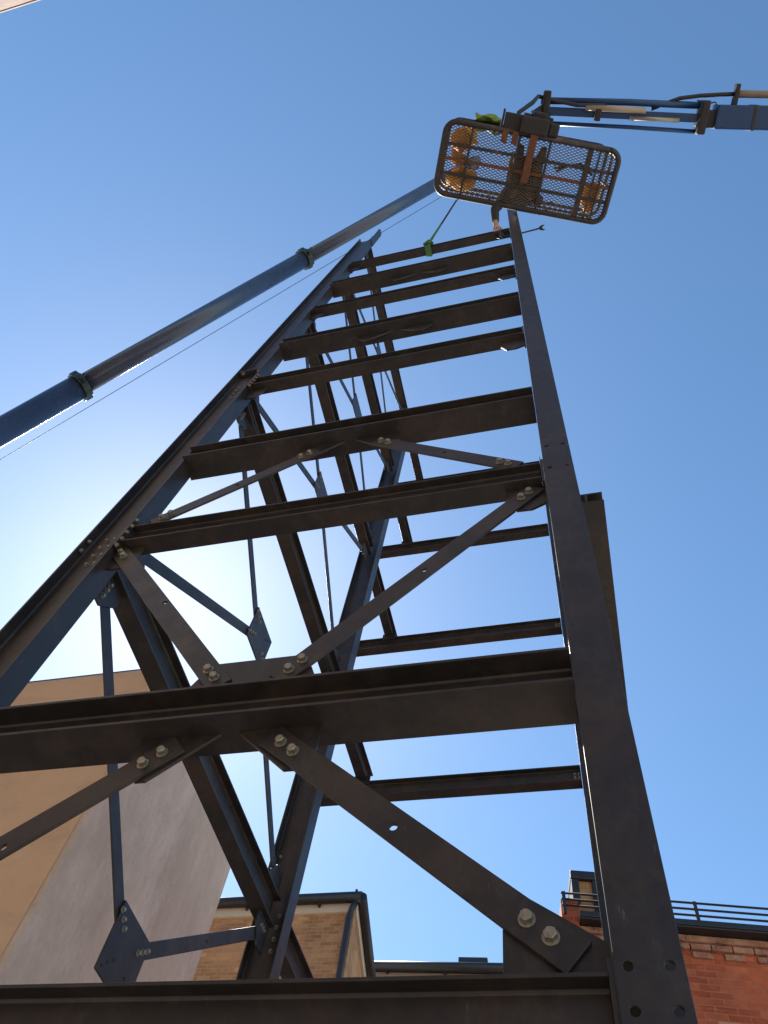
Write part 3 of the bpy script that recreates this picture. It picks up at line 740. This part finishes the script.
lb(MB().wbox(-.03, .16, -.10, .40, gbot-.9, Hh(4.56)), 'pier', 'brick_red', bR, .004)
cst = lb(MB().wbox(cx0+.03, cx1-.03, .02, .36, gbot, Hh(4.82)), 'chimney', 'brick_tan', bR)
lb(MB().wbox(cx0-.01, cx1+.02, -.03, .42, Hh(4.822), Hh(4.905)), 'chimney_cap', 'gutter', cst, .012)
lb(MB().wbox(cx1-.07, cx1+.06, -.02, .36, gbot, Hh(4.82)), 'flue_pipe', 'gutter', cst, .01)
lb(MB().wbox(cx0-.005, cx0+.085, -.02, .36, Hh(4.57), Hh(4.82)), 'flue_pipe', 'gutter', cst, .008)
lb(MB().poly_prism([(0.15, 0), (6, 0), (3, 1.0)], V((0, 0, gbot+.003)), Y, Z, X, L_), 'roof', 'slate', bR)

# tall brick building behind the photographer; only its top corner shows at the upper left
bB = local_building('tall_brick_building', 'tall brown brick building whose pale coping shows in the upper left corner', (-16.0, -2.09), 0)
tz = Hh(10.0)
lb(MB().wbox(0, 22.3, -6, 0, 0, tz-.075), 'wall', 'brick_back', bB)
lb(MB().wbox(-.05, 22.35, -6.05, .015, tz-.073, tz), 'coping', 'coping', bB, .01)
for r_ in range(4):
    for k in range(7):
        xx, zz = 1.2+k*2.9, 2.2+r_*2.9
        if zz+1.7 > tz-1.6: continue
        wf = lb(MB().wbox(xx, xx+1.1, -.02, .03, zz, zz+1.6), 'window', 'cream', bB, .01)
        lb(MB().wbox(xx+.08, xx+1.02, .031, .038, zz+.08, zz+1.52), 'pane', 'gutter', wf)

# ------------------------------------------------------------------ camera
cam = bpy.data.cameras.new('camera'); co = bpy.data.objects.new('camera', cam); col.objects.link(co)
Rw = ((.96736945, -.14424772, -.20830011), (.22337891, .87353867, .43247203), (.11957509, -.46489008, .87725652))
m4 = Matrix.Identity(4)
for i in range(3):
    m4[i][0] = Rw[i][0]; m4[i][1] = -Rw[i][1]; m4[i][2] = -Rw[i][2]
m4[2][3] = EYE
co.matrix_world = m4
cam.sensor_width = 36; cam.sensor_fit = 'AUTO'; cam.lens = 785/1024*36
cam.clip_start = .05; cam.clip_end = 2000
sc.camera = co

# ------------------------------------------------------------------ light
sd = V((-.628, .600, 1.0)).normalized()
elev = math.asin(sd.z); azim = math.atan2(sd.x, sd.y)          # azimuth clockwise from +Y
w = bpy.data.worlds.new('World'); sc.world = w; w.use_nodes = True
nt = w.node_tree; sky = nt.nodes.new('ShaderNodeTexSky'); sky.sky_type = 'NISHITA'; sky.sun_disc = False
sky.sun_elevation = elev; sky.sun_rotation = azim; sky.altitude = 30; sky.air_density = 1.0; sky.dust_density = .26; sky.ozone_density = 3.0
bg = nt.nodes['Background']; 
hs = nt.nodes.new('ShaderNodeHueSaturation'); hs.inputs['Saturation'].default_value = 1.12
nt.links.new(sky.outputs[0], hs.inputs['Color']); 
wbm = nt.nodes.new('ShaderNodeMix'); wbm.data_type = 'RGBA'; wbm.blend_type = 'MULTIPLY'; wbm.inputs[0].default_value = 1
wbm.inputs[7].default_value = (.99, 1.0, .92, 1)
nt.links.new(hs.outputs[0], wbm.inputs[6]); nt.links.new(wbm.outputs[2], bg.inputs[0]); bg.inputs[1].default_value = .117
sun = bpy.data.lights.new('sun', 'SUN'); so = bpy.data.objects.new('sun', sun); col.objects.link(so)
sun.energy = 5.0; sun.angle = math.radians(.53); sun.color = (1, .93, .84)
so.rotation_mode = 'QUATERNION'; so.rotation_quaternion = sd.to_track_quat('Z', 'Y'); so.location = (0, 0, 40)
sc.view_settings.view_transform = 'Standard'; sc.view_settings.look = 'None'; sc.view_settings.gamma = 1
sc.view_settings.use_curve_mapping = False; sc.view_settings.exposure = 1.0
